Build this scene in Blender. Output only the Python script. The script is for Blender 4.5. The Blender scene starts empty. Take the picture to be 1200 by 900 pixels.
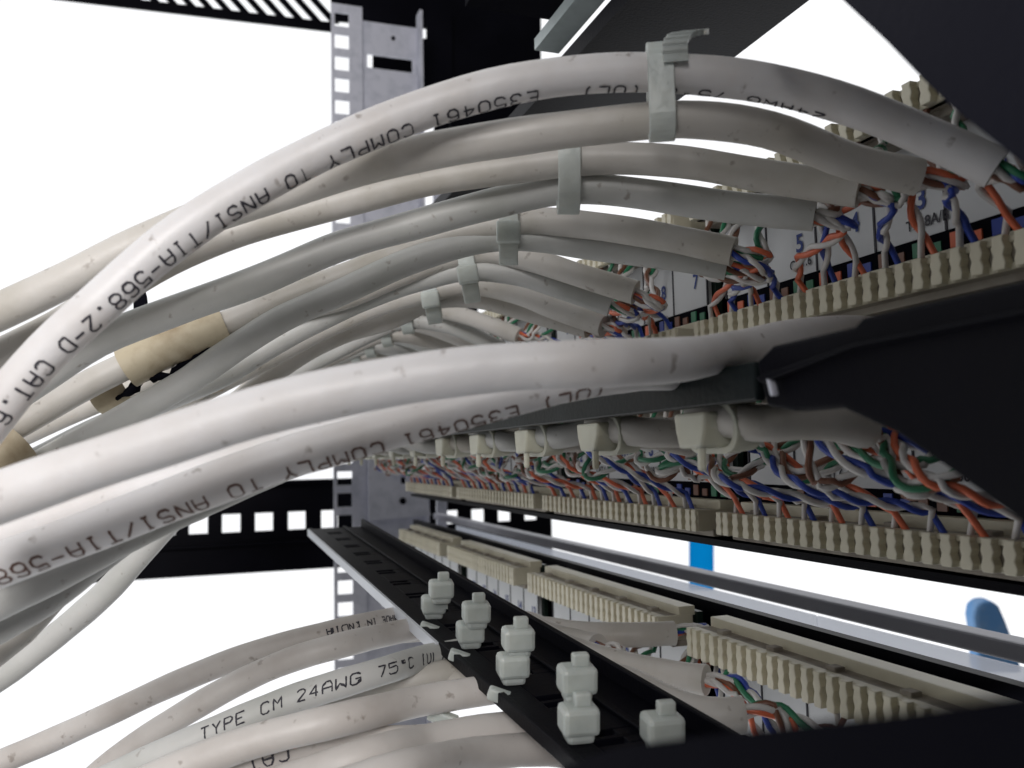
import bpy, math, random
from mathutils import Vector, Matrix
random.seed(7)
S = bpy.context.scene
COL = S.collection

# ------------------------------------------------------------------ camera
FPX = 1030.0                      # focal length in pixels of the 1200 px wide photograph
VX, VY = 240.0, 542.0             # where the long edges of the panels run together
d1 = Vector((VX-600, -(VY-450), -FPX)).normalized()          # world -X in camera space
k = -0.022
a0 = (542-k*VX-450)
xv2 = (-360*-600*-1)              # placeholder, solved below
# solve (x-600)(VX-600)+(y-450)(VY-450)+F^2=0 with y=VY+k(x-VX)
A_ = (VX-600)+k*(VY-450)
B_ = -600*(VX-600)+(VY-k*VX-450)*(VY-450)+FPX*FPX
xv2 = -B_/A_
yv2 = VY+k*(xv2-VX)
d2 = Vector((xv2-600, -(yv2-450), -FPX)).normalized()        # world +Y in camera space
wx = -d1
wy = (d2-wx*d2.dot(wx)).normalized()
wz = wx.cross(wy)
# columns of camera->world : rows are the camera axes seen from the world
R = Matrix((wx, wy, wz))          # world = R @ cam
cam_data = bpy.data.cameras.new('camera')
cam = bpy.data.objects.new('camera', cam_data)
COL.objects.link(cam)
cam.matrix_world = R.to_4x4()
cam_data.sensor_width = 36
cam_data.lens = FPX/1200*36
cam_data.clip_start = 0.005
cam_data.clip_end = 50
cam_data.dof.use_dof = True
cam_data.dof.focus_distance = 0.165
cam_data.dof.aperture_fstop = 36
S.camera = cam

# ------------------------------------------------------------------ light
w = bpy.data.worlds.new('World'); S.world = w; w.use_nodes = True
nt = w.node_tree; nt.nodes.clear()
tc = nt.nodes.new('ShaderNodeTexCoord'); sx = nt.nodes.new('ShaderNodeSeparateXYZ')
mr = nt.nodes.new('ShaderNodeMapRange'); bg = nt.nodes.new('ShaderNodeBackground'); wo = nt.nodes.new('ShaderNodeOutputWorld')
nt.links.new(tc.outputs['Generated'], sx.inputs[0]); nt.links.new(sx.outputs['X'], mr.inputs['Value'])
mr.inputs['From Min'].default_value = -0.55; mr.inputs['From Max'].default_value = 0.15
mr.inputs['To Min'].default_value = 1.12; mr.inputs['To Max'].default_value = 0.16
nt.links.new(mr.outputs[0], bg.inputs['Strength']); bg.inputs['Color'].default_value = (0.97, 0.98, 1, 1)
nt.links.new(bg.outputs[0], wo.inputs[0])

def area(name, loc, target, size, power, color):
    l = bpy.data.lights.new(name, 'AREA'); l.size = size; l.energy = power; l.color = color
    o = bpy.data.objects.new(name, l); COL.objects.link(o)
    o.location = loc
    o.rotation_euler = (Vector(target)-Vector(loc)).to_track_quat('-Z', 'Y').to_euler()
area('room_light', (0.5, -0.20, 0.27), (-0.12, -0.02, 0.0), 0.28, 5.7, (1, 0.97, 0.95))

S.view_settings.view_transform = 'Standard'; S.view_settings.look = 'None'
S.view_settings.exposure = 0; S.view_settings.gamma = 1
S.cycles.max_bounces = 8; S.cycles.use_denoising = True

# ------------------------------------------------------------------ pixel -> point
def ray(px, py): return R @ Vector(((px-600)/FPX, -(py-450)/FPX, -1))
def at(px, py, d): return ray(px, py)*d
def onY(px, py, Y): r = ray(px, py); return r*(Y/r.y)
def onX(px, py, X): r = ray(px, py); return r*(X/r.x)     # X negative = away
def onZ(px, py, Z): r = ray(px, py); return r*(Z/r.z)
def pix(p):
    c = R.transposed() @ Vector(p); return 600+FPX*c.x/-c.z, 450-FPX*c.y/-c.z
FORE = R @ Vector((0, 0, -1)); UP = R @ Vector((0, 1, 0)); RIGHT = R @ Vector((1, 0, 0))

# ------------------------------------------------------------------ materials
def mat(name, col, rough=.5, metal=0, var=.0, vscale=60, vcol=None, bump=0, bscale=400, trans=0, sss=0, thr=(.45,.7), coat=0, spec=.5):
    m = bpy.data.materials.new(name); m.use_nodes = True
    n = m.node_tree.nodes; L = m.node_tree.links; b = n['Principled BSDF']
    b.inputs['Base Color'].default_value = (*col, 1); b.inputs['Roughness'].default_value = rough
    b.inputs['Metallic'].default_value = metal
    b.inputs['Specular IOR Level'].default_value = spec
    if trans: b.inputs['Transmission Weight'].default_value = trans
    if coat: b.inputs['Coat Weight'].default_value = coat
    if sss:
        b.inputs['Subsurface Weight'].default_value = sss; b.inputs['Subsurface Radius'].default_value = (.004, .0035, .003)
        b.inputs['Subsurface Scale'].default_value = 1
    t = n.new('ShaderNodeTexCoord')
    if var:
        z = n.new('ShaderNodeTexNoise'); z.inputs['Scale'].default_value = vscale; z.inputs['Detail'].default_value = 6
        L.new(t.outputs['Object'], z.inputs['Vector'])
        rmp = n.new('ShaderNodeMapRange'); rmp.inputs['From Min'].default_value = thr[0]; rmp.inputs['From Max'].default_value = thr[1]
        rmp.inputs['To Max'].default_value = var
        mx = n.new('ShaderNodeMix'); mx.data_type = 'RGBA'
        mx.inputs['A'].default_value = (*col, 1); mx.inputs['B'].default_value = (*(vcol or [c*.5 for c in col]), 1)
        L.new(z.outputs['Fac'], rmp.inputs['Value']); L.new(rmp.outputs[0], mx.inputs['Factor'])
        L.new(mx.outputs['Result'], b.inputs['Base Color'])
    if bump:
        z2 = n.new('ShaderNodeTexNoise'); z2.inputs['Scale'].default_value = bscale; z2.inputs['Detail'].default_value = 5
        L.new(t.outputs['Object'], z2.inputs['Vector'])
        bp = n.new('ShaderNodeBump'); bp.inputs['Strength'].default_value = bump; bp.inputs['Distance'].default_value = .0004
        L.new(z2.outputs['Fac'], bp.inputs['Height']); L.new(bp.outputs[0], b.inputs['Normal'])
    return m
M = {}
M['black'] = mat('black_paint', (.0022, .0022, .0048), .45, spec=.06, var=.7, vscale=25, vcol=(.005, .005, .009), bump=.12, bscale=1500)
M['matt_black'] = mat('matt_black', (.004, .004, .007), .85, spec=.03, var=.5, vscale=40, vcol=(.009, .009, .013))
M['navy'] = mat('blue_black_paint', (.007, .007, .017), .6, spec=.12, var=.8, vscale=30, vcol=(.010, .010, .021), bump=.15, bscale=700)
M['bar'] = mat('bar_paint', (.0045, .0075, .008), .38, spec=.16, var=.7, vscale=60, vcol=(.014, .02, .022), bump=.2, bscale=900)
M['galv'] = mat('galvanised', (.70, .71, .80), .45, .1, var=.8, vscale=140, vcol=(.54, .56, .64), bump=.2, bscale=300)
M['teal'] = mat('pale_steel', (.55, .62, .62), .4, .1, var=.6, vscale=60, vcol=(.2, .25, .26))
M['grey'] = mat('grey_rail', (.50, .50, .55), .5, var=.7, vscale=40, vcol=(.40, .40, .45), bump=.2)
M['white'] = mat('highlight_white', (.72, .75, .8), .4, var=.4, vscale=30, vcol=(.6, .63, .7))  # colour of the highlight built onto the tray's front lip
def jacket(name, c, v):
    m = mat(name, c, .45, var=.75, vscale=70, vcol=v, bump=.45, bscale=260, sss=.12, thr=(.42, .70))
    n = m.node_tree.nodes; L = m.node_tree.links; b = n['Principled BSDF']
    src = b.inputs['Base Color'].links[0].from_socket
    t = n.new('ShaderNodeTexCoord'); mp = n.new('ShaderNodeMapping'); mp.inputs['Scale'].default_value = (1, 1, 1)
    z = n.new('ShaderNodeTexNoise'); z.inputs['Scale'].default_value = 420; z.inputs['Detail'].default_value = 3
    r_ = n.new('ShaderNodeMapRange'); r_.inputs['From Min'].default_value = .66; r_.inputs['From Max'].default_value = .74; r_.inputs['To Max'].default_value = .6
    x = n.new('ShaderNodeMix'); x.data_type = 'RGBA'; x.inputs['B'].default_value = (.22, .18, .15, 1)
    L.new(t.outputs['Object'], z.inputs['Vector']); L.new(z.outputs['Fac'], r_.inputs['Value']); L.new(r_.outputs[0], x.inputs['Factor'])
    L.new(src, x.inputs['A']); L.new(x.outputs['Result'], b.inputs['Base Color'])
    z2 = n.new('ShaderNodeTexNoise'); z2.inputs['Scale'].default_value = 35; z2.inputs['Detail'].default_value = 8
    r2 = n.new('ShaderNodeMapRange'); r2.inputs['To Min'].default_value = .3; r2.inputs['To Max'].default_value = .65
    L.new(t.outputs['Object'], z2.inputs['Vector']); L.new(z2.outputs['Fac'], r2.inputs['Value']); L.new(r2.outputs[0], b.inputs['Roughness'])
    return m
M['jack'] = jacket('cable_grey', (.60, .575, .54), (.43, .40, .34))
M['jack_cool'] = jacket('cable_cool', (.585, .585, .57), (.45, .46, .43))
M['jack_white'] = jacket('cable_white', (.75, .735, .74), (.60, .56, .53))
M['jack_pink'] = jacket('cable_warm', (.62, .59, .565), (.46, .42, .39))
M['tie'] = mat('nylon', (.56, .60, .57), .4, var=.7, vscale=150, vcol=(.42, .46, .44), bump=.5, bscale=500, sss=.4)
M['tie_cream'] = mat('cream_nylon', (.54, .54, .45), .45, var=.6, vscale=120, vcol=(.42, .41, .33), sss=.4)
def milky(name, c, e):
    m = mat(name, c, .4); n = m.node_tree.nodes; L = m.node_tree.links
    t = n.new('ShaderNodeBsdfTranslucent'); t.inputs[0].default_value = (*c, 1); x = n.new('ShaderNodeMixShader'); x.inputs[0].default_value = e
    L.new(n['Principled BSDF'].outputs[0], x.inputs[1]); L.new(t.outputs[0], x.inputs[2]); L.new(x.outputs[0], n['Material Output'].inputs[0]); return m
M['tape'] = mat('masking_tape', (.54, .47, .34), .6, var=1, vscale=130, vcol=(.30, .22, .13), bump=1, bscale=160)
M['idc'] = mat('ivory_plastic', (.66, .62, .48), .45, var=.6, vscale=90, vcol=(.48, .44, .33), bump=.2, bscale=500, sss=.1)
M['idcside'] = mat('dusty_shaded_plastic', (.34, .31, .26), .7, var=.9, vscale=160, vcol=(.16, .13, .11), bump=.5, bscale=500)  # dusty underside; the darker tone also paints shade between the teeth
M['label'] = mat('label_white', (.66, .68, .70), .5, var=.4, vscale=80, vcol=(.55, .57, .58))
M['ink'] = mat('black_ink', (.03, .028, .04), .6)
M['ink_brown'] = mat('brown_ink', (.13, .07, .055), .6)
M['ink_blue'] = mat('blue_ink', (.02, .05, .25), .6)
M['pcb'] = mat('circuit_board', (.008, .02, .015), .4, var=.6, vscale=200, vcol=(.015, .03, .02))
M['blue'] = mat('blue_insulation', (.025, .06, .36), .35)
M['orange'] = mat('orange_insulation', (.75, .17, .08), .35)
M['green'] = mat('green_insulation', (.03, .20, .10), .35)
M['brown'] = mat('brown_insulation', (.20, .085, .05), .35)
M['wwhite'] = mat('white_insulation', (.68, .66, .64), .35)
M['sky_blue'] = milky('bright_blue', (.0, .52, .84), .8)
M['milk'] = milky('milky_plastic', (.80, .83, .90), .8)
_n = M['milk'].node_tree.nodes; _t = _n.new('ShaderNodeBsdfTransparent'); _x = _n.new('ShaderNodeMixShader'); _x.inputs[0].default_value = .36
_o = _n['Material Output']; _f = _o.inputs[0].links[0].from_socket; M['milk'].node_tree.links.new(_f, _x.inputs[1]); M['milk'].node_tree.links.new(_t.outputs[0], _x.inputs[2]); M['milk'].node_tree.links.new(_x.outputs[0], _o.inputs[0])
M['denim'] = mat('soft_blue', (.16, .40, .80), .7, var=.8, vscale=70, vcol=(.28, .48, .78))
M['copper'] = mat('screw_steel', (.6, .6, .62), .25, 1)

# ------------------------------------------------------------------ mesh helpers
class MB:
    def __init__(s): s.v = []; s.f = []; s.mi = []; s.smooth = []
    def add(s, vs, fs, mi=0, smooth=False):
        o = len(s.v); s.v += [tuple(v) for v in vs]
        for f in fs: s.f.append(tuple(i+o for i in f)); s.mi.append(mi); s.smooth.append(smooth)
    def box(s, c, h, ax=None, mi=0):
        c = Vector(c); ax = ax or (Vector((1,0,0)), Vector((0,1,0)), Vector((0,0,1)))
        vs = [c+ax[0]*(h[0]*i)+ax[1]*(h[1]*j)+ax[2]*(h[2]*kk) for i in (-1,1) for j in (-1,1) for kk in (-1,1)]
        s.add(vs, [(0,1,3,2),(4,6,7,5),(0,4,5,1),(2,3,7,6),(0,2,6,4),(1,5,7,3)], mi)
    def bx(s, x0, x1, y0, y1, z0, z1, mi=0):
        s.box(((x0+x1)/2, (y0+y1)/2, (z0+z1)/2), (abs(x1-x0)/2, abs(y1-y0)/2, abs(z1-z0)/2), mi=mi)
    def prism(s, pts, vec, mi=0):
        n = len(pts); vec = Vector(vec); p = [Vector(q) for q in pts]
        s.add(p+[q+vec for q in p], [tuple(range(n))[::-1], tuple(range(n, 2*n))]+[(i, (i+1)%n, (i+1)%n+n, i+n) for i in range(n)], mi)
    def tube(s, pts, r, sides=14, mi=0, cap=True):
        n = len(pts); T = []
        for i in range(n): T.append((pts[min(i+1, n-1)]-pts[max(i-1, 0)]).normalized())
        nrm = T[0].orthogonal().normalized(); rings = []
        for i in range(n):
            nrm = (nrm-T[i]*nrm.dot(T[i])).normalized(); bn = T[i].cross(nrm)
            rr = r(i/(n-1)) if callable(r) else r
            rings.append([pts[i]+(nrm*math.cos(a)+bn*math.sin(a))*rr for a in [2*math.pi*q/sides for q in range(sides)]])
        vs = [v for g in rings for v in g]
        fs = [(i*sides+q, i*sides+(q+1)%sides, (i+1)*sides+(q+1)%sides, (i+1)*sides+q) for i in range(n-1) for q in range(sides)]
        s.add(vs, fs, mi, True)
        if cap:
            s.add(rings[0], [tuple(range(sides))[::-1]], mi); s.add(rings[-1], [tuple(range(sides))], mi)
    def build(s, name, ms, parent=None, bevel=0):
        me = bpy.data.meshes.new(name); me.from_pydata(s.v, [], s.f)
        if not isinstance(ms, (list, tuple)): ms = [ms]
        for m_ in ms: me.materials.append(m_)
        me.polygons.foreach_set('material_index', s.mi); me.polygons.foreach_set('use_smooth', s.smooth)
        me.update()
        o = bpy.data.objects.new(name, me); COL.objects.link(o)
        if parent:
            o.parent = parent; o.matrix_parent_inverse = Matrix.Translation(parent.location).inverted()
        if bevel:
            b = o.modifiers.new('bevel', 'BEVEL'); b.width = bevel; b.segments = 2; b.limit_method = 'ANGLE'
        return o
def thing(name, label, cat, loc=(0,0,0), group=None):
    o = bpy.data.objects.new(name, None); COL.objects.link(o); o.location = loc; o.empty_display_size = .01
    return tag(o, label, cat, group)
def tag(o, label, cat, group=None):
    o['label'] = label; o['category'] = cat
    if group: o['group'] = group
    return o
def spline(pts, step=.0025):
    P = [Vector(p) for p in pts]; P = [P[0]*2-P[1]]+P+[P[-1]*2-P[-2]]; out = []
    for i in range(1, len(P)-2):
        a, b, c, d = P[i-1:i+3]
        t = [0]
        for q, r_ in ((a,b),(b,c),(c,d)): t.append(t[-1]+max((q-r_).length, 1e-6)**.5)
        n = max(2, int((c-b).length/step)+1)
        for j in range(n):
            u = t[1]+(t[2]-t[1])*j/n
            A1 = a*((t[1]-u)/(t[1]-t[0]))+b*((u-t[0])/(t[1]-t[0]))
            A2 = b*((t[2]-u)/(t[2]-t[1]))+c*((u-t[1])/(t[2]-t[1]))
            A3 = c*((t[3]-u)/(t[3]-t[2]))+d*((u-t[2])/(t[3]-t[2]))
            B1 = A1*((t[2]-u)/(t[2]-t[0]))+A2*((u-t[0])/(t[2]-t[0]))
            B2 = A2*((t[3]-u)/(t[3]-t[1]))+A3*((u-t[1])/(t[3]-t[1]))
            out.append(B1*((t[2]-u)/(t[2]-t[1]))+B2*((u-t[1])/(t[2]-t[1])))
    out.append(P[-2]); return out

# ---- dot-printer lettering: strokes on a 4 x 6 grid wrapped round a cable
G = {
'A':[[(0,0),(0,4),(1,6),(3,6),(4,4),(4,0)],[(0,2.7),(4,2.7)]], 'C':[[(4,1),(3,0),(1,0),(0,1),(0,5),(1,6),(3,6),(4,5)]],
'O':[[(1,0),(0,1),(0,5),(1,6),(3,6),(4,5),(4,1),(3,0),(1,0)]], '0':[[(1,0),(0,1),(0,5),(1,6),(3,6),(4,5),(4,1),(3,0),(1,0)]],
'M':[[(0,0),(0,6),(2,3),(4,6),(4,0)]], 'P':[[(0,0),(0,6),(3,6),(4,5),(4,4),(3,3),(0,3)]], 'L':[[(0,6),(0,0),(4,0)]],
'Y':[[(0,6),(2,3),(4,6)],[(2,3),(2,0)]], 'T':[[(0,6),(4,6)],[(2,6),(2,0)]], 'N':[[(0,0),(0,6),(4,0),(4,6)]],
'S':[[(0,1),(1,0),(3,0),(4,1),(4,2),(3,3),(1,3),(0,4),(0,5),(1,6),(3,6),(4,5)]], 'I':[[(1,0),(3,0)],[(2,0),(2,6)],[(1,6),(3,6)]],
'/':[[(0,0),(4,6)]], '-':[[(0,3),(4,3)]], '5':[[(0,1),(1,0),(3,0),(4,1),(4,3),(3,4),(0,3.6),(0,6),(4,6)]],
'6':[[(0,2.5),(1,3.4),(3,3.4),(4,2.4),(4,1),(3,0),(1,0),(0,1),(0,5),(1,6),(3,6),(4,5)]],
'8':[[(1,3.1),(0,4),(0,5),(1,6),(3,6),(4,5),(4,4),(3,3.1),(1,3.1),(0,2),(0,1),(1,0),(3,0),(4,1),(4,2),(3,3.1)]],
'.':[[(1.6,0),(2.4,0),(2.4,.7),(1.6,.7),(1.6,0)]], '2':[[(0,5),(1,6),(3,6),(4,5),(4,4),(0,0),(4,0)]],
'D':[[(0,0),(0,6),(2.6,6),(4,4.6),(4,1.4),(2.6,0),(0,0)]], 'U':[[(0,6),(0,1),(1,0),(3,0),(4,1),(4,6)]],
'3':[[(0,5),(1,6),(3,6),(4,5),(4,4),(3,3.1),(1.5,3.1)],[(3,3.1),(4,2),(4,1),(3,0),(1,0),(0,1)]],
'4':[[(3,0),(3,6),(0,2),(4,2)]], '1':[[(1,5),(2,6),(2,0)],[(1,0),(3,0)]], 'E':[[(4,0),(0,0),(0,6),(4,6)],[(0,3),(3,3)]],
'(':[[(3,-.5),(2,1),(2,5),(3,6.5)]], ')':[[(1,-.5),(2,1),(2,5),(1,6.5)]], 'W':[[(0,6),(0,0),(2,3),(4,0),(4,6)]],
'G':[[(4,5),(3,6),(1,6),(0,5),(0,1),(1,0),(3,0),(4,1),(4,3),(2.4,3)]], '7':[[(0,6),(4,6),(1.6,0)]], 'V':[[(0,6),(2,0),(4,6)]],
'o':[[(1.3,4),(1.3,5.6),(2.7,5.6),(2.7,4),(1.3,4)]], 'R':[[(0,0),(0,6),(3,6),(4,5),(4,4),(3,3),(0,3)],[(2,3),(4,0)]],
'F':[[(0,0),(0,6),(4,6)],[(0,3),(3,3)]], ' ':[] }
def cable_text(path, r, text, start_px, down, phi0, phi1, adv, h, mt, parent, wd=.00027, slant=0, adv1=None):
    adv1 = adv1 or adv
    """text follows the path's own direction from the point that shows at start_px;
    down=True: the top of the letters points to the picture's bottom; phi in degrees below the line facing the camera"""
    n = len(path); cum = [0]
    for i in range(1, n): cum.append(cum[-1]+(path[i]-path[i-1]).length)
    xs = [pix(p)[0] for p in path]
    s0 = 0
    for i in range(1, n):
        if (xs[i-1]-start_px)*(xs[i]-start_px) <= 0: s0 = cum[i]; break
    total = adv*len(text)
    def surf(u, v):
        sdist = s0+u
        if sdist >= cum[-1] or sdist < 0: return None
        i = 1
        lo, hi = 1, n-1
        while lo < hi:
            m_ = (lo+hi)//2
            if cum[m_] < sdist: lo = m_+1
            else: hi = m_
        i = lo; f = (sdist-cum[i-1])/max(1e-9, cum[i]-cum[i-1])
        p = path[i-1].lerp(path[i], f)
        ta = (path[min(i+1, n-1)]-path[max(i-2, 0)]).normalized()
        e = (-p); e = (e-ta*e.dot(ta)).normalized()
        dn = -UP; dn = (dn-ta*dn.dot(ta)-e*dn.dot(e)).normalized()
        ph = math.radians(phi0+(phi1-phi0)*min(1, max(0, u/total)))
        vv = (v-h/2)*(1 if down else -1)
        an = ph+vv/r
        return p+(e*math.cos(an)+dn*math.sin(an))*(r*1.022)
    mb = MB()
    rnd = random.Random(len(text))
    for ci, ch in enumerate(text):
        fr = ci/max(1, len(text)); ad = adv+(adv1-adv)*fr; cw = ad*.66; x0_ = ci*adv+(adv1-adv)*fr*ci/2; jx = rnd.uniform(-.03, .03)*adv
        for st in G.get(ch, []):
            pl = []
            for (p0, p1) in zip(st[:-1], st[1:]):
                L_ = math.hypot((p1[0]-p0[0])/4*cw, (p1[1]-p0[1])/6*h); m_ = max(1, int(L_/.0003))
                for q in range(m_): pl.append((p0[0]+(p1[0]-p0[0])*q/m_, p0[1]+(p1[1]-p0[1])*q/m_))
            pl.append(st[-1])
            uv = [(x0_+jx+x/4*cw+slant*y/6*h, y/6*h) for x, y in pl]
            L1, R1 = [], []
            ok = True
            for q in range(len(uv)):
                a = uv[max(q-1, 0)]; b = uv[min(q+1, len(uv)-1)]
                dx, dy = b[0]-a[0], b[1]-a[1]; l = math.hypot(dx, dy) or 1
                nx, ny = -dy/l*wd/2*rnd.uniform(.8, 1.3), dx/l*wd/2*rnd.uniform(.8, 1.3)
                A = surf(uv[q][0]+nx, uv[q][1]+ny); B = surf(uv[q][0]-nx, uv[q][1]-ny)
                if A is None or B is None: ok = False; break
                L1.append(A); R1.append(B)
            if ok:
                m_ = len(L1); mb.add(L1+R1, [(q, q+1, m_+q+1, m_+q) for q in range(m_-1)])
    if mb.v: mb.build('printed_text', mt, parent)

ORD = ['nearest', 'second', 'third', 'fourth', 'fifth', 'sixth', 'seventh', 'eighth', 'ninth', 'tenth', 'eleventh', 'twelfth',
       'thirteenth', 'fourteenth', 'fifteenth', 'sixteenth', 'seventeenth', 'eighteenth', 'nineteenth', 'twentieth',
       'twenty-first', 'twenty-second', 'twenty-third', 'farthest']

# ------------------------------------------------------------------ rack frame (large structure)
rack = thing('equipment_rack', 'open equipment rack frame, galvanised post and black rails round the panels', 'rack', (-.6, 0, -.3))
XP = -.60
def px_on(x, y, X=XP): return onX(x, y, X)
# galvanised post with square holes, hole by hole as a strip mesh
def grid_plate(name, X, xcuts, ycuts, holes, mt, parent, th=.0015):
    """plate in the plane X; xcuts / ycuts are pixel lines; holes = set of (i,j) cells left open"""
    mb = MB()
    ys = [onX(x, 450, X).y for x in xcuts]; zs = [onX(450, y, X).z for y in ycuts]
    for i in range(len(ys)-1):
        j = 0
        while j < len(zs)-1:
            if (i, j) in holes: j += 1; continue
            j2 = j
            while j2+1 < len(zs)-1 and (i, j2+1) not in holes: j2 += 1
            mb.bx(X-th, X, ys[i]+1e-6*i, ys[i+1], zs[j], zs[j2+1]); j = j2+1
    return mb.build(name, mt, parent)
hy = []
y = 22.0; seq = [24, 27, 22]; q = 0
while y < 960:
    hy += [y, y+16]; y += 25.2
yc = [12]+hy+[970]
holes = {(1, j) for j in range(1, len(yc)-1, 2)}
post = grid_plate('post', XP, [390.5, 394.5, 412, 427], yc, holes, M['galv'], rack)
mb = MB()
# flat web set 5 mm back, with slots, and its outer flange
ywA, ywB = onX(427, 450, XP).y, onX(497, 450, XP).y
def zpx(y): return onX(450, y, XP).z
slots = [(62, 78, 435, 490), (560, 568, 470, 476), (697, 712, 447, 470), (858, 876, 458, 500)]
ycuts = sorted({24, 960} | {s[0] for s in slots} | {s[1] for s in slots})
for a, b in zip(ycuts[:-1], ycuts[1:]):
    sl = [s for s in slots if s[0] == a]
    if sl:
        s = sl[0]
        mb.bx(XP-.006, XP-.0045, ywA, onX(s[2], 450, XP).y, zpx(a), zpx(b)); mb.bx(XP-.006, XP-.0045, onX(s[3], 450, XP).y, ywB+.001, zpx(a), zpx(b))
    else: mb.bx(XP-.006, XP-.0045, ywA, ywB+.001, zpx(a), zpx(b))
mb.bx(XP-.0045, XP+.0002, ywA-.0012, ywA+.0006, zpx(12), zpx(960))
mb.bx(XP-.0045, XP+.006, ywB-.001, ywB+.0012, zpx(10), zpx(960))
mb.build('post_web', M['galv'], rack)
# dimple in the web
mb = MB(); c = onX(462, 42, XP); c.x = XP-.0040
mb.tube([c, c+Vector((.001, 0, 0))], .0014, 12); mb.build('rivet', M['matt_black'], rack)
# triangular galvanised gusset beside the post
g = [onX(432, 530, -.585), onX(432, 610, -.585), onX(505, 604, -.585), onX(500, 582, -.585), onX(462, 562, -.585)]
mb = MB(); mb.prism(g, (-.002, 0, 0)); mb.build('gusset', M['galv'], rack)
mb = MB(); c = onX(472, 587, -.5845); mb.tube([c, c+Vector((.0008, 0, 0))], .0022, 14); mb.build('gusset_bolt', M['matt_black'], rack)
# black side rail with square holes, behind the post
XR = -.66
def rail(name, X, x0, x1, ytop, ybot, hole_x, hw, hh, ycen, mt=M['black']):
    """horizontal rail running along Y; y lines given at x0 and x1"""
    mb = MB()
    P00, P01 = onX(x0, ytop[0], X), onX(x1, ytop[1], X); z1 = (P00.z+P01.z)/2
    P10, P11 = onX(x0, ybot[0], X), onX(x1, ybot[1], X); z0 = (P10.z+P11.z)/2
    zc = onX(hole_x[0], ycen, X).z; y0, y1 = P00.y, P01.y
    mb.bx(X-.002, X, y0, y1, zc+hh, z1); mb.bx(X-.002, X, y0, y1, z0, zc-hh)
    yy = y0
    for hx in hole_x:
        yc_ = onX(hx, ycen, X).y
        mb.bx(X-.002, X, yy, yc_-hw, zc-hh, zc+hh); yy = yc_+hw
    mb.bx(X-.002, X, yy, y1, zc-hh, zc+hh)
    mb.bx(X-.001, X+.012, y0, y1, z1-.0015, z1+.0008); mb.bx(X, X+.006, y0, y1, (z0+zc)/2+.002, (z0+zc)/2+.004)
    return mb.build(name, mt, rack)
rail('side_rail', XR, 60, 505, (575, 556), (684, 660), [194+38.5*i for i in range(-2, 6)]+[430], .0062, .0064, 620)
rail('side_rail', -.75, 500, 645, (560, 556), (690, 690), [529, 560, 591, 622], .0058, .0058, 606)
# upper dark panels and vented cover
ytop = onX(450, -60, XR)
def panelX(name, X, poly, mt, th=.002):
    mb = MB(); mb.prism([onX(x, y, X) for x, y in poly], (-th, 0, 0)); return mb.build(name, mt, rack)
# vented cover: slats between slanted slots
mb = MB(); XV = -.68
def V(x, y): return onX(x, y, XV)
def e_low(x): return 0+.118*(x-77)
base_off = 11
mb.prism([V(60, e_low(60)-base_off), V(60, e_low(60)), V(392, e_low(392)), V(392, e_low(392)-base_off)], (-.002, 0, 0))
for i in range(14):
    x = 115+i*21.0
    # slat between slots, leaning to the right going down
    xb = x; yb = e_low(x)-base_off+.2
    mb.prism([V(xb, yb), V(xb+9.5, yb+1.1), V(xb-21, yb-33), V(xb-30.5, yb-34)], (-.002, 0, 0))
mb.prism([V(-20, -32), V(-20, -90), V(400, -90), V(400, -10), V(392, -2)], (-.002, 0, 0))
mb.build('vented_cover', M['black'], rack)
panelX('corner_panel', -.665, [(388, -80), (388, 24), (500, 33), (509, 30), (509, 130), (509, 235), (590, 222), (634, 212), (634, -80)], M['black'])
panelX('corner_panel', -.650, [(437, 45), (437, 100), (500, 104), (530, 150), (530, 10), (500, 10), (500, 45)], M['black'])
panelX('corner_stiffener', -.655, [(508, 222), (508, 330), (634, 345), (634, 232)], M['galv'])
panelX('corner_post', -.70, [(505, 330), (505, 575), (560, 575), (560, 330)], M['matt_black'])
panelX('lower_post', -.72, [(512, 575), (512, 960), (524, 960), (524, 575)], M['galv'])
# long top rails running along the rack (parallel to X)
def bar_between(name, s0, s1, Y0, xa, xb, th, mt, parent, drop=.0):
    """flat bar parallel to X at height Z of the near edge; slopes s are measured from the vanishing point at Y0"""
    p0 = onY(VX+400, VY-400*s0, Y0); zz = p0.z
    q = onZ(VX+400, VY-400*s1, zz); r0 = p0.y; ratio = q.y/q.x; r_ = p0.y/p0.x
    # Y of other edge at same X
    Y1 = q.y
    mb = MB(); mb.bx(xa, xb, r0, Y1, zz, zz+th); return mb.build(name, mt, parent)
xe_ = onY(655, 68, .085).x
bar_between('top_beam', 1.155, 1.25, .085, xe_, .05, .003, M['teal'], rack)
bar_between('top_cover', .765, 1.092, .115, -.64, .05, .004, M['black'], rack)
bar_between('roof_sheet', 1.25, 1.75, .085, xe_, .05, .003, M['matt_black'], rack)
# unseen side sheet added behind the camera, with the roof sheet shading the inside
mb = MB(); mb.bx(.055, .058, -.03, .32, -.35, .35); mb.build('unseen_shade_sheet', M['black'], rack)
# grey front rail and milky see-through strip seen beneath the middle panel
def barY(name, Y, s_top, s_bot, xa, xb, mt, depth=.004):
    z1 = onY(VX+500, VY+500*s_top, Y+depth).z; z0 = onY(VX+500, VY+500*s_bot, Y).z
    mb = MB(); mb.bx(xa, xb, Y, Y+depth, z0, z1); return mb.build(name, mt, rack, bevel=.0006)
barY('front_rail', .155, .213, .247, -.62, -.08, M['grey'], .006)
barY('milky_strip', .166, .2485, .276, -.60, -.215, M['milk'], .0012)
barY('milky_strip', .166, .2485, .276, -.2145, -.05, M['milk'], .0012)
barY('lower_rail', .145, .278, .40, -.62, -.08, M['black'], .003)

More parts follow.
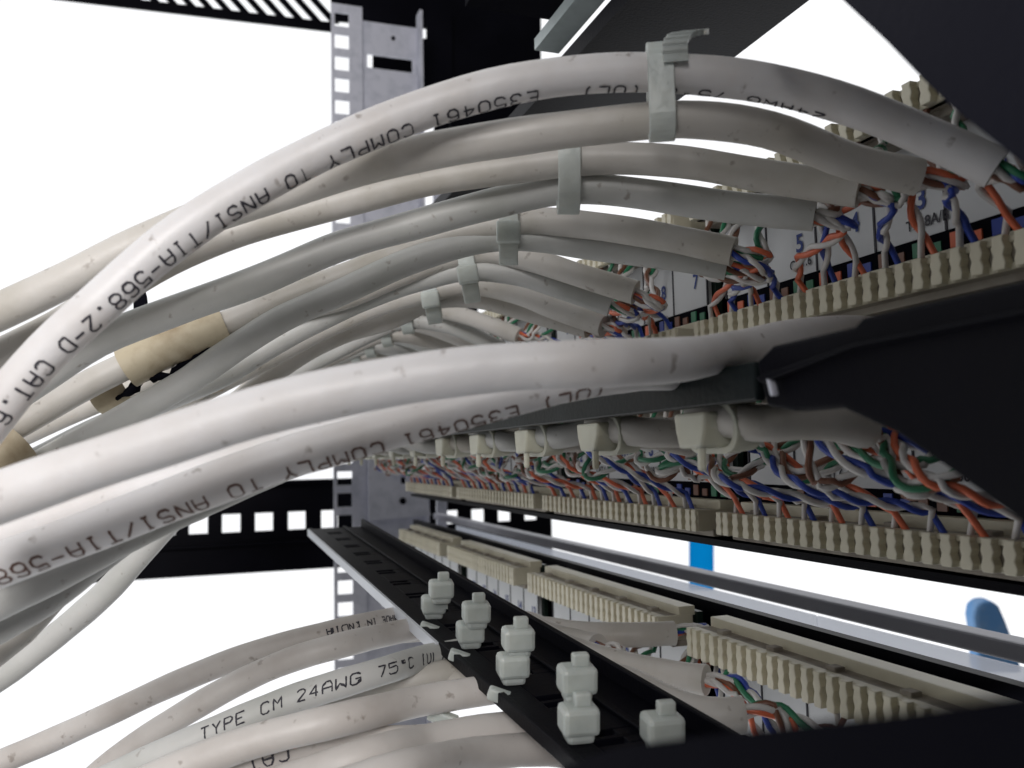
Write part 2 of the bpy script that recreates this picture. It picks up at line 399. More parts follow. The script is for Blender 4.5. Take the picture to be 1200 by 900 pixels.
# ------------------------------------------------------------------ patch panels
P = .0997
def idc_block(name, s0, s1, Y, ztop, h, parent, up=True, n=26, depth=.010):
    """s0<s1 distances away; teeth face -Y"""
    mb = MB(); L = s1-s0
    mb.bx(-s1, -s0, Y+.0016, Y+depth, ztop-h, ztop-.0002, 1); mb.bx(-s1, -s0, Y+.0012, Y+.0030, ztop-h*.22, ztop-.0001, 0); mb.bx(-s1, -s0, Y+.0012, Y+.0030, ztop-h, ztop-h*.8, 0); mb.bx(-s0-.0006, -s0+.0001, Y+.0005, Y+depth-.0002, ztop-h+.0001, ztop-.0001, 0)  # back box darker than the teeth: recess shade put into the colour
    pt = L/n
    prof = [(0, .66), (.2, .80), (.42, .54), (.62, .78), (.84, .56), (1, .68)]
    for i in range(n+1):
        cx = -s1+min(max(i*pt, pt*.3), L-pt*.3)
        pts = [(cx-w_*pt/2*.8, Y, ztop-h+f*h) for f, w_ in prof]+[(cx+w_*pt/2*.8, Y, ztop-h+f*h) for f, w_ in reversed(prof)]
        # two-part tooth: front face bulges
        mb.prism(pts, (0, .0016, 0), 0)
    # top spine and grooves
    mb.bx(-s1, -s0, Y+depth*.62, Y+depth+.0005, ztop-.0004, ztop+.0018, 0)
    mb.bx(-s1-.0001, -s0+.0004, Y+.004, Y+depth-.0006, ztop-h-.0012, ztop-h+.0002, 1)
    for q in range(5):
        cx = -s1+L*(q+.5)/5
        mb.bx(cx-.0012, cx+.0012, Y+.003, Y+.0052, ztop-.0004, ztop+.0006, 1)
    return mb.build(name, [M['idc'], M['idcside']], parent, bevel=.00018)
def flat_text(s, size, loc, mt, parent, name='printed_text'):
    c = bpy.data.curves.new(name, 'FONT'); c.body = s; c.size = size; c.align_x = 'CENTER'; c.offset = size*.02
    o = bpy.data.objects.new(name, c); COL.objects.link(o)
    dg = bpy.context.evaluated_depsgraph_get(); me = bpy.data.meshes.new_from_object(o.evaluated_get(dg))
    COL.objects.unlink(o); bpy.data.objects.remove(o)
    me.materials.clear(); me.materials.append(mt)
    for v in me.vertices:                                # lie in the XZ plane, facing -Y
        x, y_, z = v.co; v.co = (loc[0]+x, loc[1], loc[2]+y_)
    o = bpy.data.objects.new(name, me); COL.objects.link(o); o.parent = parent
    o.matrix_parent_inverse = Matrix.Translation(parent.location).inverted()
    return o
def make_panel(label, sN, sF, Ylow, Yup, zlow, zup, h, body_top, body_bot, first_num=1):
    t = thing('patch_panel', label, 'patch panel', (-sN-2*P, Yup+.02, (zlow+zup)/2), 'patch panels stacked in the rack')
    mb = MB(); mb.bx(-sN-4*P-.02, -sN+.018, Yup+.0155, Yup+.018, body_bot, body_top)
    mb.bx(-sN-4*P-.02, -sN+.018, Yup+.009, Yup+.018, body_bot-.0015, body_bot); mb.build('panel_body', M['black'], t)
    for b in range(4):
        s0, s1 = sN+b*P, sF+b*P
        mb = MB(); mb.bx(-s1-.001, -s0+.001, Yup+.0105, Yup+.012, min(zlow, zup)-h-.001, max(zlow, zup)+.0005); mb.build('circuit_board', M['pcb'], t)
        if zlow is not None: idc_block('contact_block', s0, s1, Ylow, zlow, h, t)
        if zup is not None: idc_block('contact_block', s0, s1, Yup, zup, h, t)
        za, zb = zlow+.0055, zup-h-.0006
        mb = MB(); mb.bx(-s1+.0005, -s0-.0005, Yup+.0088, Yup+.0102, za, zb)
        lab = mb.build('label_strip', M['label'], t)
        pp = (s1-s0)/6
        mb = MB()
        for q in range(7): mb.bx(-s0-q*pp-.00022, -s0-q*pp+.00022, Yup+.0086, Yup+.0089, za, zb)
        mb.build('divider_lines', M['ink'], lab)
        for q in range(6):
            cx = -s0-(q+.5)*pp; num = b*6+q+1; hgt = zb-za
            flat_text(str(num), hgt*.30, (cx+.0030, Yup+.0086, za+hgt*.29), M['ink_blue'], lab, 'port_number')
            if q == 4: flat_text('CAT.6', hgt*.15, (cx+.0030, Yup+.0086, za+hgt*.10), M['ink'], lab)
            if q == 2: flat_text('T568A/B', hgt*.15, (cx+.0040, Yup+.0086, za+hgt*.10), M['ink'], lab)
        # colour code strip under the label
        mb = MB(); mb.bx(-s1+.0005, -s0-.0005, Yup+.0086, Yup+.0102, zlow+.0018, za-.0001, 0)
        n = 24; sp = (s1-s0)/n
        for q in range(n):
            mi = [1, 1, 2, 2][q % 4] if (q//4) % 2 else [3, 3, 4, 4][q % 4]
            mb.bx(-s0-(q+.5)*sp-.0010, -s0-(q+.5)*sp+.0010, Yup+.0083, Yup+.0087, zlow+.0024, zlow+.0048 if q % 2 else zlow+.0040, mi)
        mb.bx(-s1+.0005, -s0-.0005, Yup+.0075, Yup+.0088, zlow+.0006, zlow+.0014, 5)
        mb.build('colour_code_strip', [M['matt_black'], M['blue'], M['orange'], M['green'], M['brown'], M['label']], t)
        # screw between the blocks
        c = Vector((-s1-.0055, Yup+.0155, (zlow+zup)/2-.001))
        mb = MB(); mb.tube([c, c+Vector((0, -.0018, 0))], .0020, 12); mb.bx(c.x-.0014, c.x+.0014, c.y-.0021, c.y-.0017, c.z-.0003, c.z+.0003)
        mb.build('screw', M['copper'], t)
    return t
H = .0047; HC = .0060
YP = .100; YC = .0985
zA = .0280; zAu = .0551; zB = -.0125; zC = -.0378
print('z', zA, zAu, zB, zC)
GAP = zAu-zA
make_panel('upper patch panel seen from behind and below, wires punched into ivory blocks', .0737, .1657, YP, YP, zA, zAu, H, zAu-.001, zA-H-.0035)
make_panel('middle patch panel behind the black bar, wires punched into ivory blocks', .0680, .1599, YP, YP, zB, zB+GAP, H, zB+GAP+.001, zB-H-.0026)
make_panel('lowest patch panel, seen from above with ivory top blocks and white label', .0850, .1710, YC, YC, zC-GAP, zC, HC, zC+.0022, zC-GAP-H-.003)

# ------------------------------------------------------------------ lacing bars
def lacing(label, zb, kind):
    t = thing('lacing_bar', label, 'lacing bar', (-.3, .056, zb), 'black cable support bars behind the panels'); return t
# upper bar : mostly hidden behind its cables, its near end bracket fills the top right corner
zTA = .0468
tA = lacing('upper black support bar whose flat end bracket fills the top right corner', zTA, 0)
mb = MB(); mb.bx(-.52, -.44, .064, .070, zTA-.001, zTA+.0005); mb.build('bar', M['bar'], tA)
mb = MB(); Yb = .060
mb.prism([onY(x, y, Yb) for x, y in [(985, 0), (1038, 50), (1078, 92), (1112, 125), (1200, 196), (1290, 262), (1290, -90), (895, -90)]], (0, .0018, 0))
mb.build('end_bracket', M['navy'], tA, bevel=.0004)
# middle bar
tB = lacing('middle black support bar with white cables lying over it and bracket at right', .01, 1)
z1 = onY(880, 424, .060).z; z0 = onY(880, 470, .060).z
sE = -onY(885, 450, .060).x
mb = MB(); mb.bx(-.60, -sE, .060, .0615, z0, z1); mb.bx(-.60, -sE, .0615, .070, z1-.0014, z1-.0001)
mb.build('bar', M['bar'], tB, bevel=.0003)
mb = MB()
mb.prism([onY(x, y, .0585) for x, y in [(886, 424), (905, 405), (1000, 383), (1010, 372), (1060, 360), (1200, 328), (1300, 306), (1300, 690), (1188, 606), (1120, 556), (1050, 508), (985, 478), (930, 482), (898, 476)]], (0, .0025, 0))
mb.build('end_bracket', M['black'], tB, bevel=.0004)
mb = MB(); mb.prism([onY(x, y, .058) for x, y in [(893, 442), (1010, 402), (1300, 345), (1300, 352), (1010, 408), (900, 449)]], (0, -.0010, 0)); mb.build('bracket_rib', M['black'], tB, bevel=.0003)
c0 = onY(905, 452, .0575); mb = MB(); mb.box(c0, (.0003, .0005, .0012), (Vector((.95, 0, .3)).normalized(), Vector((0, 1, 0)), Vector((-.3, 0, .95)).normalized())); mb.build('notch_glint', M['galv'], tB, bevel=.0003)  # pale sliver built in for the glint at the bar's end
# lower slotted tray
tC = lacing('lower black slotted support bar carrying pairs of white tie heads', -.045, 2)
zT = -.0370
def Yat(x, y, z):     # Y / X ratio of the image line through this pixel in plane z -> Y (constant along the bar)
    p = onZ(x, y, z); return p.y
Pf = onZ(550, 778, zT); yf = Pf.y
lo_, hi_ = 600.0, 700.0
for _ in range(40):
    m_ = (lo_+hi_)/2
    if onZ(m_, 727+.61*(m_-607), zT).x < Pf.x: lo_ = m_
    else: hi_ = m_
yb2 = onZ(lo_, 727+.61*(lo_-607), zT).y
dT = ray(203, 481).normalized(); QT = Vector((-1, 0, 0)).rotation_difference(dT)
nT = QT @ Vector((0, 0, 1))
def tray_depth(px, py): r = ray(px, py); return Pf.dot(nT)/r.dot(nT)
Lf = 0
while pix(Pf+dT*Lf)[0] > 366: Lf += .002
print('tray', yf, yb2)
def tray_sheet(x0, x1, mb):
    # slots: short slits across the tray
    pass
mb = MB(); xa, xb = Pf.x-Lf, -.075
ya, yb_ = yf, yb2
ymid = ya+(yb_-ya)*.62
# front strip, slotted zone, rear strip
mb.bx(xa, xb, ya, ya+.004, zT-.0012, zT)
mb.bx(xa, xb, ymid, yb_, zT-.0012, zT)
x = xa
while x < xb-.016:
    mb.bx(x, x+.0115, ya+.004, ymid, zT-.0012, zT)       # solid between slot groups
    mb.bx(x+.0135, x+.0148, ya+.004, ymid, zT-.0012, zT)
    mb.bx(x+.0115, x+.0168, ymid-.0035, ymid, zT-.0012, zT)
    x += .0168
mb.bx(xa, xb, ya-.0012, ya, zT-.0019, zT+.0004)           # front lip
mb.bx(xa, xb, yb_-.0011, yb_, zT, zT+.0030)            # rear lip
mb.bx(xa, xb, ymid-.0006, ymid+.0006, zT, zT+.0007)
mb.build('tray', M['black'], tC, bevel=.0002)
mb = MB(); mb.bx(xa+.002, -.17, ya-.0019, ya-.0013, zT-.0022, zT+.0003); mb.build('edge_highlight', M['white'], tC)  # highlight along the front lip, built as a white strip
for o in tC.children: o.data.transform(Matrix.Translation(Pf) @ QT.to_matrix().to_4x4() @ Matrix.Translation(-Pf))
mb = MB()
Yn = .021
mb.prism([onY(x, y, Yn) for x, y in [(640, 960), (655, 900), (720, 877), (880, 856), (1000, 842), (1120, 824), (1250, 800), (1400, 770), (1400, 1000)]], (0, .0012, 0))
mb.build('end_bracket', M['matt_black'], tC)

# ------------------------------------------------------------------ cables
RAD = .0026
def wire_pair(mb_a, mb_b, pts, amp, pitch, r=.00052, enda=None, endb=None):
    p = spline(pts, .0012); n = len(p); ph = random.random()*6.28; A, B = [], []
    s = 0
    for i in range(n):
        if i: s += (p[i]-p[i-1]).length
        T = (p[min(i+1, n-1)]-p[max(i-1, 0)]).normalized(); e = T.orthogonal().normalized(); f = T.cross(e)
        a = ph+s/pitch*6.283
        off = (e*math.cos(a)+f*math.sin(a))*amp
        A.append(p[i]+off); B.append(p[i]-off)
    if enda: A.append(Vector(enda)); B.append(Vector(endb))
    mb_a.tube(A, r, 6); mb_b.tube(B, r, 6)
PAIRS = ['blue', 'orange', 'green', 'brown']
def add_wires(parent, pe, pd, slotx, Y, zl, zu, near=True, only=None, h=H, mess=1.0):
    """blue and orange pairs go to the lower block, green and brown to the upper one"""
    for q, colr in enumerate(PAIRS):
        if only and colr not in only: continue
        low = q < 2
        sx_ = slotx[(q % 2)*2]; sx2 = slotx[(q % 2)*2+1]; xm = (sx_+sx2)/2
        zt = zl if low else zu-h
        sg = 1 if low else -1
        j = lambda a: random.uniform(-a, a)
        p0 = pe-pd*.003; p1 = pe+pd*random.uniform(.003, .007)+Vector((j(.001), j(.001), j(.0015)))
        pt = Vector((xm, Y+.0012, zt+sg*.0030)); 
        mid = (p1+pt)/2+Vector((j(.0045)*mess, -random.uniform(.000, .006)*mess, sg*random.uniform(-.001, .005)-(0 if low else (mess-1)*.006)))
        mid.y = min(mid.y, Y+.004)
        ea, eb = (sx_, Y+.0022, zt-sg*.0012), (sx2, Y+.0022, zt-sg*.0012)
        ma, mb_ = MB(), MB()
        wire_pair(ma, mb_, [p0, p1, mid, pt], .00052, random.uniform(.008, .014), enda=ea, endb=eb)
        o = ma.build('wire', M[colr], parent); o['label'] = colr+' insulated copper wire'
        o = mb_.build('wire', M['wwhite'], parent); o['label'] = 'white partner wire of the '+colr+' one'
def cable(pts, r, mt, label, group, wires=None, sides=18, texts=(), step=.003):
    path = spline(pts, step); s = thing('network_cable', label, 'cable', path[0], group)
    mb = MB(); ph = random.random()*9
    mb.tube(path, lambda f: r*(1+.016*math.sin(f*23+ph)+.012*math.sin(f*61+ph*2)), sides); mb.build('jacket', mt, s)
    for tx in texts: cable_text(path, r*1.005, *tx[:-1], parent=s, **tx[-1])
    if wires:
        pd = (path[0]-path[2]).normalized(); add_wires(s, path[0], pd, *wires)
    return path, s
def slots_of(sN, sF, i):
    b, q = divmod(i, 6); s0 = sN+b*P; sp = (sF-sN)/24
    return [-(s0+(q*4+m_+.5)*sp) for m_ in range(4)]
def AT(L): return [at(x, y, d*.9) for x, y, d in L]
gA = 'cables of the upper bundle'
lower_text = 'E350461 COMPLY TO ANSI/TIA-568.2-D CAT.6 UTP'
Aman = {
0: [(1168,198,.124),(1100,166,.127),(1000,125,.130),(900,98,.132),(790,86,.132),(700,86,.132),(600,99,.131),(500,127,.130),(402,166,.128),(348,192,.127),(293,222,.125),(235,258,.123),(175,303,.121),(112,360,.119),(55,412,.118),(5,470,.117),(-45,535,.117)],
1: [(1077,208,.137),(1000,190,.138),(900,152,.138),(800,140,.137),(700,148,.137),(600,161,.137),(500,178,.138),(400,203,.140),(320,229,.142),(240,254,.142),(165,285,.141),(80,327,.139),(0,365,.138),(-60,392,.137)],
2: [(1008,223,.146),(900,207,.153),(800,190,.157),(700,186,.160),(600,197,.161),(500,212,.162),(400,237,.160),(300,264,.158),(215,296,.155),(140,337,.152),(70,382,.150),(0,417,.148),(-60,445,.147)],
3: [(955,252,.155),(850,242,.160),(750,227,.163),(690,221,.164),(650,223,.165),(580,238,.167),(480,265,.168),(400,288,.167),(300,330,.165),(200,366,.161),(115,400,.157),(45,444,.154),(0,475,.152),(-60,520,.15)],
4: [(860,295,.173),(800,282,.177),(740,271,.181),(680,263,.185),(620,259,.188),(560,268,.190),(500,284,.190),(420,318,.189),(330,352,.187),(265,380,.186),(190,410,.183),(110,447,.18),(40,487,.178),(-50,535,.175)],
5: [(852,312,.181),(780,300,.184),(700,290,.188),(640,281,.190),(585,279,.191),(540,287,.190),(480,306,.188),(400,342,.187),(330,374,.185),(280,405,.184),(220,446,.183),(150,487,.182),(90,520,.18),(10,565,.18)],
6: [(745,343,.204),(680,323,.209),(620,304,.214),(570,296,.218),(520,304,.218),(470,322,.216),(400,350,.214),(330,368,.212),(250,402,.210),(170,444,.207),(90,480,.205),(0,520,.2)],
7: [(716,358,.214),(660,338,.216),(610,322,.218),(550,316,.220),(500,326,.220),(440,345,.219),(380,372,.217),(320,404,.215),(260,440,.212),(200,466,.21),(120,500,.21),(40,540,.21)],
8: [(708,382,.228),(650,362,.236),(600,343,.242),(550,334,.246),(500,343,.246),(440,360,.244),(380,385,.242),(300,427,.238),(250,453,.236),(190,487,.234),(120,520,.234)],
9: [(690,384,.240),(620,366,.248),(560,350,.252),(510,351,.254),(460,374,.254),(400,392,.252),(350,418,.25),(310,447,.248),(270,480,.246),(230,520,.245)],
}
mats = [M['jack_white'], M['jack'], M['jack'], M['jack_cool'], M['jack'], M['jack_cool'], M['jack'], M['jack_cool'], M['jack'], M['jack']]
for i in range(24):
    b = i//6
    sl = slots_of(.0760, .1635, i)
    lab = 'grey network cable ending at the %s port from the camera on the upper panel' % ORD[i]
    if i in Aman:
        pts = AT(Aman[i]); tx = []
        if i == 0:
            lab = 'topmost thick white cable of the upper bundle with black lettering along it'
            tx = [('24AWG 75oC (UL)', 985, True, 68, 58, .00205+.0003, .0017, M['ink'], dict(wd=.00026)),
                  (lower_text, 632, True, 54, 14, .00228, .0021, M['ink'], dict(adv1=.00178))]
        cable(pts, RAD, mats[i], lab, gA, (sl, YP, zA, zAu), 24 if i < 6 else 16, texts=[(*t_[:-1], t_[-1]) for t_ in tx])
    else:
        j = i//2; X = -(.1056+.0332*j); top = i % 2 == 0
        o = .0025 if top else -.0025
        xe = -(.079+.0166*i)
        pe = Vector((xe, .0885, .0345+random.uniform(-.002, .002)))
        q = lambda: random.uniform(-.002, .002)
        pts = [pe, Vector(((xe+X)/2+q(), .0745, .0425+o*.5)), Vector((X, .060, zTA-.001+o)), Vector((X+q(), .049, .0415+o)), Vector((X+.002+q(), .036, .0345+o)),
               Vector((X+.004, .025, .0285+o)), Vector((X+.008, .0155, .0215+o)), Vector((X+.014, .0, .007+o+q())), Vector((X+.03, -.03, -.018))]
        cable(pts, RAD, random.choice([M['jack'], M['jack_cool']]), lab, gA, (sl, YP, zA, zAu), 12, step=.005)

# middle bundle : white cables in front of the bar
gB = 'cables of the middle bundle'
txB = ('(UL) E350461 COMPLY TO ANSI/TIA-568.2-D CAT.6 UTP', 712, True, 58, 22, .00212, .0020, M['ink_brown'], {})
Bman = [
 ([(1060,392,.150),(1000,390,.145),(940,394,.140),(870,408,.132),(800,421,.114),(700,426,.1025),(600,430,.102),(500,441,.101),(400,459,.100),(300,483,.099),(200,515,.098),(100,548,.097),(0,583,.096),(-80,612,.096)], RAD*1.0, M['jack_white'], 'thick bright white cable lying over the middle bar, topmost of the middle bundle', []),
 ([(900,420,.155),(800,434,.136),(700,438,.119),(620,457,.118),(540,479,.118),(450,504,.118),(400,519,.117),(350,532,.117),(300,549,.116),(200,586,.115),(100,625,.114),(0,662,.113),(-60,686,.113)], RAD, M['jack_white'], 'white cable with brown lettering along its lower side below the thick bright one', [txB]),
 ([(800,430,.145),(700,443,.132),(600,460,.124),(520,476,.124),(420,500,.123),(300,535,.122),(200,562,.121),(100,592,.12),(0,627,.119),(-60,650,.119)], RAD, M['jack_white'], 'white cable squeezed between the thick bright cable and the lettered one', []),
 ([(420,510,.15),(330,545,.145),(230,588,.14),(130,636,.136),(60,675,.134),(0,703,.132),(-60,730,.131)], RAD, M['jack_cool'], 'greenish white cable just below the lettered white cable at left', []),
 ([(420,505,.17),(320,545,.16),(230,590,.15),(160,620,.146),(100,664,.143),(50,703,.141),(0,732,.14),(-60,765,.139)], RAD, M['jack_cool'], 'pale cable third from the bottom of the middle bundle at left edge', []),
 ([(440,510,.19),(300,555,.175),(190,603,.165),(135,634,.161),(92,666,.159),(55,704,.157),(22,740,.155),(-20,773,.154)], RAD, M['jack'], 'grey cable second from the bottom of the middle bundle at left edge', []),
 ([(330,530,.205),(260,560,.20),(212,597,.20),(176,636,.20),(132,686,.199),(100,716,.199),(50,757,.198),(0,794,.197),(-50,825,.196)], RAD, M['jack_cool'], 'lone grey cable curving away under the middle bundle against the white', []),
 ([(700,436,.135),(600,450,.133),(500,480,.13),(400,500,.129),(300,520,.128),(200,548,.127),(100,600,.135),(0,690,.145),(-60,720,.145)], RAD, M['jack'], 'grey cable buried in the middle bundle behind the lettered cable', []),
]
for pts, r, mt, lab, tx in Bman: cable(AT(pts), r, mt, lab, gB, None, 24, texts=tx)
zTB = .0035
for i in range(24):
    j = i//2; X = -(.100+.0333*j); xe = -(.0935+.0150*(i % 6)+.0997*(i//6)); top = i % 2 == 0
    q = lambda: random.uniform(-.0015, .0015)
    pe = Vector((xe-.003, .084, zB+.0150+q())); o = .0 if top else -.0
    pts = [pe, Vector(((xe+X)/2+(.003 if top else -.003), .075, .0045+q())), Vector((X+(.003 if top else -.003), .0640, .0035)), Vector((X-.002, .044, .0135)), Vector((X-.004, .02, .015)), Vector((X-.0, -.01, .007)), Vector((X, -.04, -.005+q()))]
    if i < 10: pts = pts[:2]+[Vector((X+(.003 if top else -.003), .0665, .0035)), Vector((X-.006, .0640, .0055))]
    cable(pts, RAD*.95, random.choice([M['jack'], M['jack_cool']]), 'grey network cable ending at the %s port from the camera on the middle panel' % ORD[i], gB,
          (slots_of(.0703, .1577, i), YP, zB, zB+GAP, True, None, H, 2.0), 12, step=.004)

# lower bundle
gC = 'cables of the lower bundle'
Cman = [
 ([(540,712,.250),(475,722,.232),(400,738,.214),(300,764,.21),(200,803,.209),(125,838,.208),(50,872,.207),(0,893,.206),(-60,920,.205)], M['jack_pink'], 'grey cable with upside-down lettering, uppermost of the lower bundle',
   [('MADE IN INDIA', 458, True, 0, -4, .00140, .0014, M['ink'], {})]),
 ([(580,722,.240),(480,738,.215),(400,756,.198),(350,770,.196),(300,790,.196),(250,816,.195),(200,846,.194),(150,879,.193),(110,912,.192),(80,940,.192)], M['jack_pink'], 'plain grey cable second from the top of the lower bundle', []),
 ([(100,925,.168),(180,888,.168),(240,862,.169),(300,836,.170),(350,817,.171),(400,801,.172),(450,786,.173),(500,771,.178),(550,762,.188),(620,760,.206)], M['jack_cool'], 'grey cable with upright black lettering in the lower bundle',
   [('TYPE CM 24AWG 75oC (UL)', 231, False, -10, 6, .00215, .0018, M['ink'], dict(slant=.25))]),
 ([(640,800,.166),(590,806,.163),(500,820,.158),(400,843,.149),(300,868,.147),(220,896,.146),(140,930,.145)], M['jack_pink'], 'thick grey cable fourth from the top of the lower bundle', []),
 ([(690,850,.163),(600,852,.160),(500,868,.152),(430,886,.14),(340,915,.14),(260,945,.14)], M['jack_pink'], 'grey cable second from the bottom of the lower bundle', []),
 ([(720,888,.158),(640,878,.155),(560,884,.148),(460,905,.130),(380,930,.13)], M['jack_pink'], 'grey cable lowest in the picture, under the slotted bar', []),
 ([(640,780,.200),(560,783,.190),(480,797,.185),(400,815,.183),(330,838,.182),(260,870,.182),(180,910,.182)], M['jack'], 'grey cable just below the one with upright lettering', []),
 ([(500,868,.155),(420,872,.155),(340,880,.153),(290,896,.152),(240,920,.152)], M['jack_pink'], 'grey cable with smudged black marks at the bottom edge',
   [('CAT 6', 352, True, 8, 8, .0022, .0018, M['ink'], {})]),
]
def under(L): return [(x, y, max(d, (tray_depth(x, y)+.0045+.0045*min(1, max(0, (x-440)/60)))/.9) if x > 440 else d) for x, y, d in L]
for pts, mt, lab, tx in Cman: cable(AT(under(pts)), RAD*.97, mt, lab, gC, None, 22, texts=tx)
# cables between tray and lower panel
zl = zC-GAP
shorts = [([(790,742,.20),(740,744,.20),(680,742,.205),(630,736,.21)], [5, 4]), ([(828,797,.158),(790,792,.160),(730,780,.163),(660,757,.17),(600,733,.178)], [2]),
          ([(700,758,.19),(650,745,.195),(610,728,.20)], [6]), ([(870,838,.135),(830,838,.135),(780,822,.138),(720,795,.142)], [1])]
for n_, (pts, prt) in enumerate(shorts):
    pts = [onZ(x, y_, -.0408) for x, y_, d_ in pts]; i = prt[0]; e_ = pts[-1]; pts += [Vector((e_.x-.012, e_.y-.016, -.0418)), Vector((e_.x-.022, e_.y-.032, -.043))]
    cable(pts, RAD*1.05, M['jack'], 'short grey cable end behind the slotted bar, %s from the camera' % ['third', 'second', 'farthest', 'nearest'][n_], gC,
          (slots_of(.0860, .1695, i), YC, zl, zC, True, None, HC), 18)

# ------------------------------------------------------------------ cable ties
def tie(c, axis, u, hu, hw, width, label, group, tail=None, th=.0007, head=True, r=.0031, headside=1):
    """stadium loop round a pair of cables; u = direction from one cable to the other"""
    axis = axis.normalized(); u = (u-axis*u.dot(axis)).normalized(); w_ = axis.cross(u)
    t = thing('cable_tie', label, 'cable tie', c, group); mb = MB(); n = 28; O, I = [], []
    for q in range(n):
        a = 2*math.pi*q/n
        cu, cw = math.cos(a), math.sin(a)
        base = u*(hu-hw)*(1 if cu > 0 else -1)
        for rr, L in ((hw+th, O), (hw, I)): L.append(c+base+u*cu*rr+w_*cw*rr)
    h = axis*width/2
    vs = [p-h for p in O]+[p+h for p in O]+[p-h for p in I]+[p+h for p in I]; fs = []
    for q in range(n):
        s_ = (q+1) % n
        fs += [(q, s_, n+s_, n+q), (2*n+s_, 2*n+q, 3*n+q, 3*n+s_), (q, 2*n+q, 2*n+s_, s_), (n+s_, 3*n+s_, 3*n+q, n+q)]
    mb.add(vs, fs, 0, False); mb.build('strap', M['tie'], t, bevel=.00015)
    if head:
        hc = c+w_*(hw+th+.0012)*headside*(1 if w_.dot(FORE) < 0 else -1)-u*hu*.15
        mb = MB(); mb.box(hc, (width*.62, width*.55, .0014), (axis, u, w_)); mb.build('head', M['tie'], t, bevel=.0004)
    if tail:
        p = spline(tail, .001); mb = MB()
        for a, b in zip(p[:-1], p[1:]):
            d = (b-a); d1_ = d.normalized(); nn = axis.cross(d1_).normalized(); mb.box((a+b)/2, (width*.46, d.length/2+.0002, th/2), (axis, d1_, nn))
        mb.build('tail', M['tie'], t)
    return t
ax1 = (at(850,90,.131)-at(720,86,.131))
tie(at(774,108,.1195), at(850,93,.131)-at(720,103,.133), UP+RIGHT*.22, .0060, .0029, .0035, 'long translucent tie with bent tail round the two topmost cables', 'ties along the upper bundle',
    tail=[at(792,70,.1155), at(791,52,.115), at(797,42,.1155), at(815,38,.117)], head=False)
A_AX = (at(700,200,.16)-at(600,208,.16))
tieA = {1: (666,206,.144), 2: (596,272,.167), 3: (549,320,.1955), 4: (506,349,.222)}
for j in range(1, 12):
    X = -(.1056+.0332*j); z = zTA-.0005
    c = at(*tieA[j]) if j in tieA else Vector((X, .060, z-.0005))
    tie(c, RIGHT+UP*(.0 if j < 3 else .15), UP, .0056 if j < 3 else .0060, .0029, .0036, 'pale tie round the %s pair of cables from the camera in the upper bundle' % ORD[j], 'ties along the upper bundle', head=(j != 1), headside=1)
for j in range(0, 12):
    X = -(.1030+.0333*j)+.0333*0; c = Vector((X, .0660, .0034))
    t = tie(c, Vector((0, 1, .1)), Vector((1, 0, 0)), .0057, .0027, .0042, 'cream tie hanging under the middle bar, %s from the camera' % ORD[j].replace('farthest', 'last'), 'ties under the middle bar', head=False, th=.0009)
    hc_ = c+Vector((0, -.0052, -.0008)); wt, wb_ = .0040+random.uniform(-.0004, .0004), .0027
    mb = MB(); mb.prism([hc_+Vector((-wt, 0, .0026)), hc_+Vector((wt, 0, .0026)), hc_+Vector((wt*.93, 0, .0004)), hc_+Vector((wb_, 0, -.0022)), hc_+Vector((-wb_, 0, -.0022)), hc_+Vector((-wt*.9, 0, .0002))], (0, .0052, 0))
    mb.box(c+Vector((.0020, -.0045, -.0042)), (.0005, .0006, .0018)); [setattr(o.data.materials, '__x', 0) if False else o.data.materials.__setitem__(0, M['tie_cream']) for o in t.children]; mb.build('head', M['tie_cream'], t, bevel=.0006)
# tie heads standing in pairs on the lower bar
heads = [((776, 853), .106, 0), ((676, 795), .119, 1), ((678, 842), .116, 0), ((607, 748), .146, 1), ((601, 779), .143, 0), ((558, 717), .175, 1), ((551, 740), .172, 0), ((517, 690), .204, 1), ((508, 708), .201, 0)]
names = ['nearest single', 'upper head of the pair next nearest', 'lower head of the pair next nearest', 'upper head of the middle pair', 'lower head of the middle pair', 'upper head of the second farthest pair', 'lower head of the second farthest pair', 'upper head of the farthest pair', 'lower head of the farthest pair']
for n_, ((x, y), d, up_) in enumerate(heads):
    d = tray_depth(x, y+({1: 56, 0: 20}[up_]*.12/d if True else 0))*.985
    c = at(x, y, d); t = thing('cable_tie', 'white nylon tie on the slotted bar, '+names[n_], 'cable tie', c, 'tie heads on the lower bar')
    ax = (RIGHT*.98+FORE*.2, UP, FORE)
    ax = (ax[0].normalized(), UP, ax[0].normalized().cross(UP))
    mb = MB(); mb.box(c, (.0026, .0019, .0022), ax); mb.box(c-UP*.0022, (.0020, .0009, .0017), ax); mb.build('head', M['tie'], t, bevel=.0007)
    mb = MB(); mb.box(c+UP*.0022+ax[0]*.0005, (.0012, .0014, .0008), ax); mb.build('tail_stub', M['tie'], t, bevel=.0003)
    mb = MB(); mb.box(c-UP*.0028+ax[2]*-.001, (.0015, .0018, .0005), ax); mb.build('strap', M['tie'], t)
# white tie ends showing past the front edge of the lower bar
for n_, (x, y, d) in enumerate([(506,738,.20), (542,771,.185), (590,817,.160), (519,841,.165)]):
    c = at(x, y, tray_depth(x, y)+.002 if n_ < 3 else d*.9); mb = MB(); mb.box(c, (.0026, .0010, .0011), ((RIGHT-UP*.35).normalized(), (UP+RIGHT*.35).normalized(), FORE))
    tag(mb.build('tie_end', M['tie'], None, bevel=.0004), 'small white tie end under the slotted bar, %s from the left' % ['first', 'third', 'fourth', 'second'][n_], 'tie end', 'tie ends under the slotted bar')

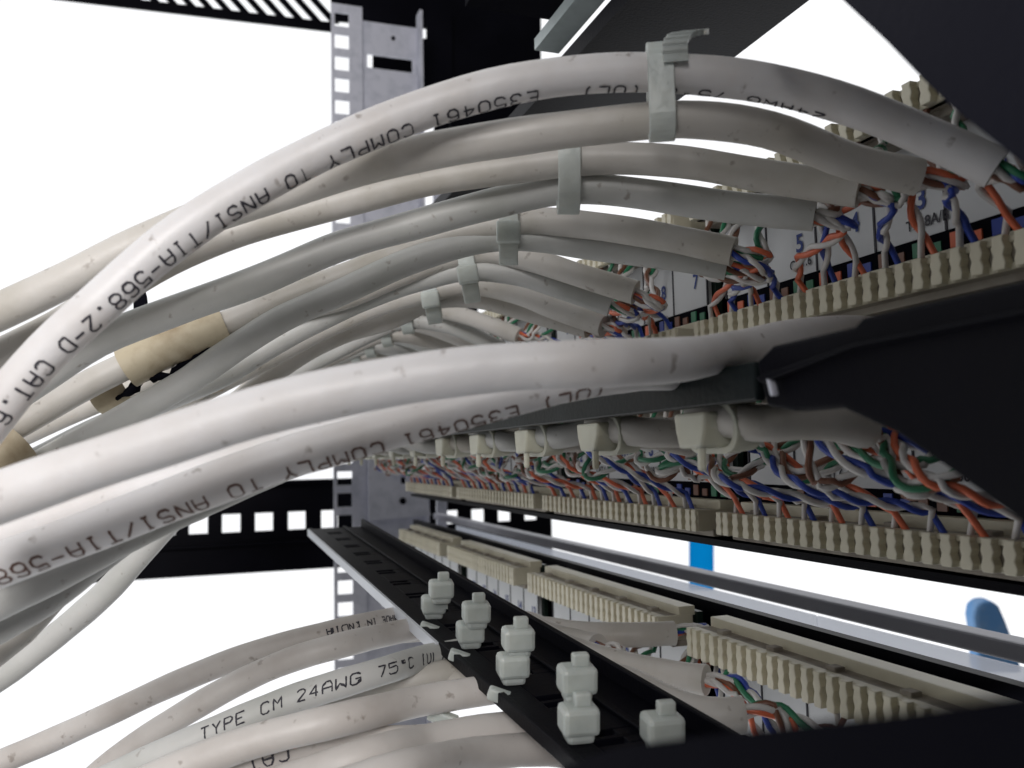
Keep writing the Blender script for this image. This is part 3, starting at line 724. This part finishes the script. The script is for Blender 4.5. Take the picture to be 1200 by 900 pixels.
# ------------------------------------------------------------------ masking tape round left cables
def tape(pts, r, label):
    p = spline(AT(pts), .001); n = len(p); mb = MB(); rnd = random.Random(3)
    mb.tube(p, lambda f: r*(1+.035*math.sin(f*14)+.03*math.sin(f*37+1)), 26)
    o = mb.build('masking_tape', M['tape']); tag(o, label, 'tape', 'pieces of tape on the cables')
tape([(148,432,.182),(180,415,.183),(220,397,.184),(264,380,.186)], .0038, 'yellowed tape sleeve round the cables left of centre')
tape([(226,452,.232),(240,446,.233),(256,441,.234)], .0036, 'small yellow tape band just above the thick white cable')
tape([(-14,552,.172),(4,534,.172),(22,520,.174)], .0045, 'cream tape wrapped round cables at the left edge')
tape([(268,432,.236),(280,428,.237),(287,424,.238)], .0033, 'narrow yellowish tape ring beside the small yellow band')
tape([(116,470,.187),(130,462,.187),(146,454,.188)], .0031, 'torn white tape bit below the long yellowed sleeve')
# dark cord put in place of the handwriting on the tape at left
mb = MB(); p = spline(AT([(125,470,.186),(150,460,.184),(175,441,.183),(200,440,.183),(225,422,.183),(258,402,.184)]), .001)
mb.tube(p, lambda f: .00085*(.25+abs(math.sin(f*3.1416))**.5*(.8+.45*math.sin(f*31)+.25*math.sin(f*73))), 9)
tag(mb.build('black_strand', M['matt_black']), 'dark cord standing in for the handwriting on the taped cables', 'strap')
mb = MB(); p = spline(AT([(158,330,.2),(164,348,.2),(165,368,.2)]), .001)
for a, b in zip(p[:-1], p[1:]):
    d = b-a; mb.box((a+b)/2, (d.length/2+.0003, .0013, .0004), (d.normalized(), RIGHT, d.normalized().cross(RIGHT)))
tag(mb.build('black_strand', M['matt_black']), 'short black strap hanging in the gap under the lettered top cable', 'strap')

# ------------------------------------------------------------------ things in the room behind
mb = MB(); c = at(822, 640, 1.2); mb.box(c, (.0165, .003, .06), (RIGHT, FORE, UP))
tag(mb.build('blue_strip', M['sky_blue'], bevel=.001), 'bright blue upright strip seen in the white gap under the middle panel', 'strip')
mb = MB(); o2 = [(1148,790),(1146,752),(1142,725),(1144,712),(1153,705),(1165,705),(1173,712),(1180,728),(1190,755),(1200,790)]
mb.prism([at(x, y, .8) for x, y in o2], FORE*.02)
tag(mb.build('rounded_flap', M['denim'], bevel=.004), 'rounded soft blue shape standing beyond the grey rail at right', 'flap')
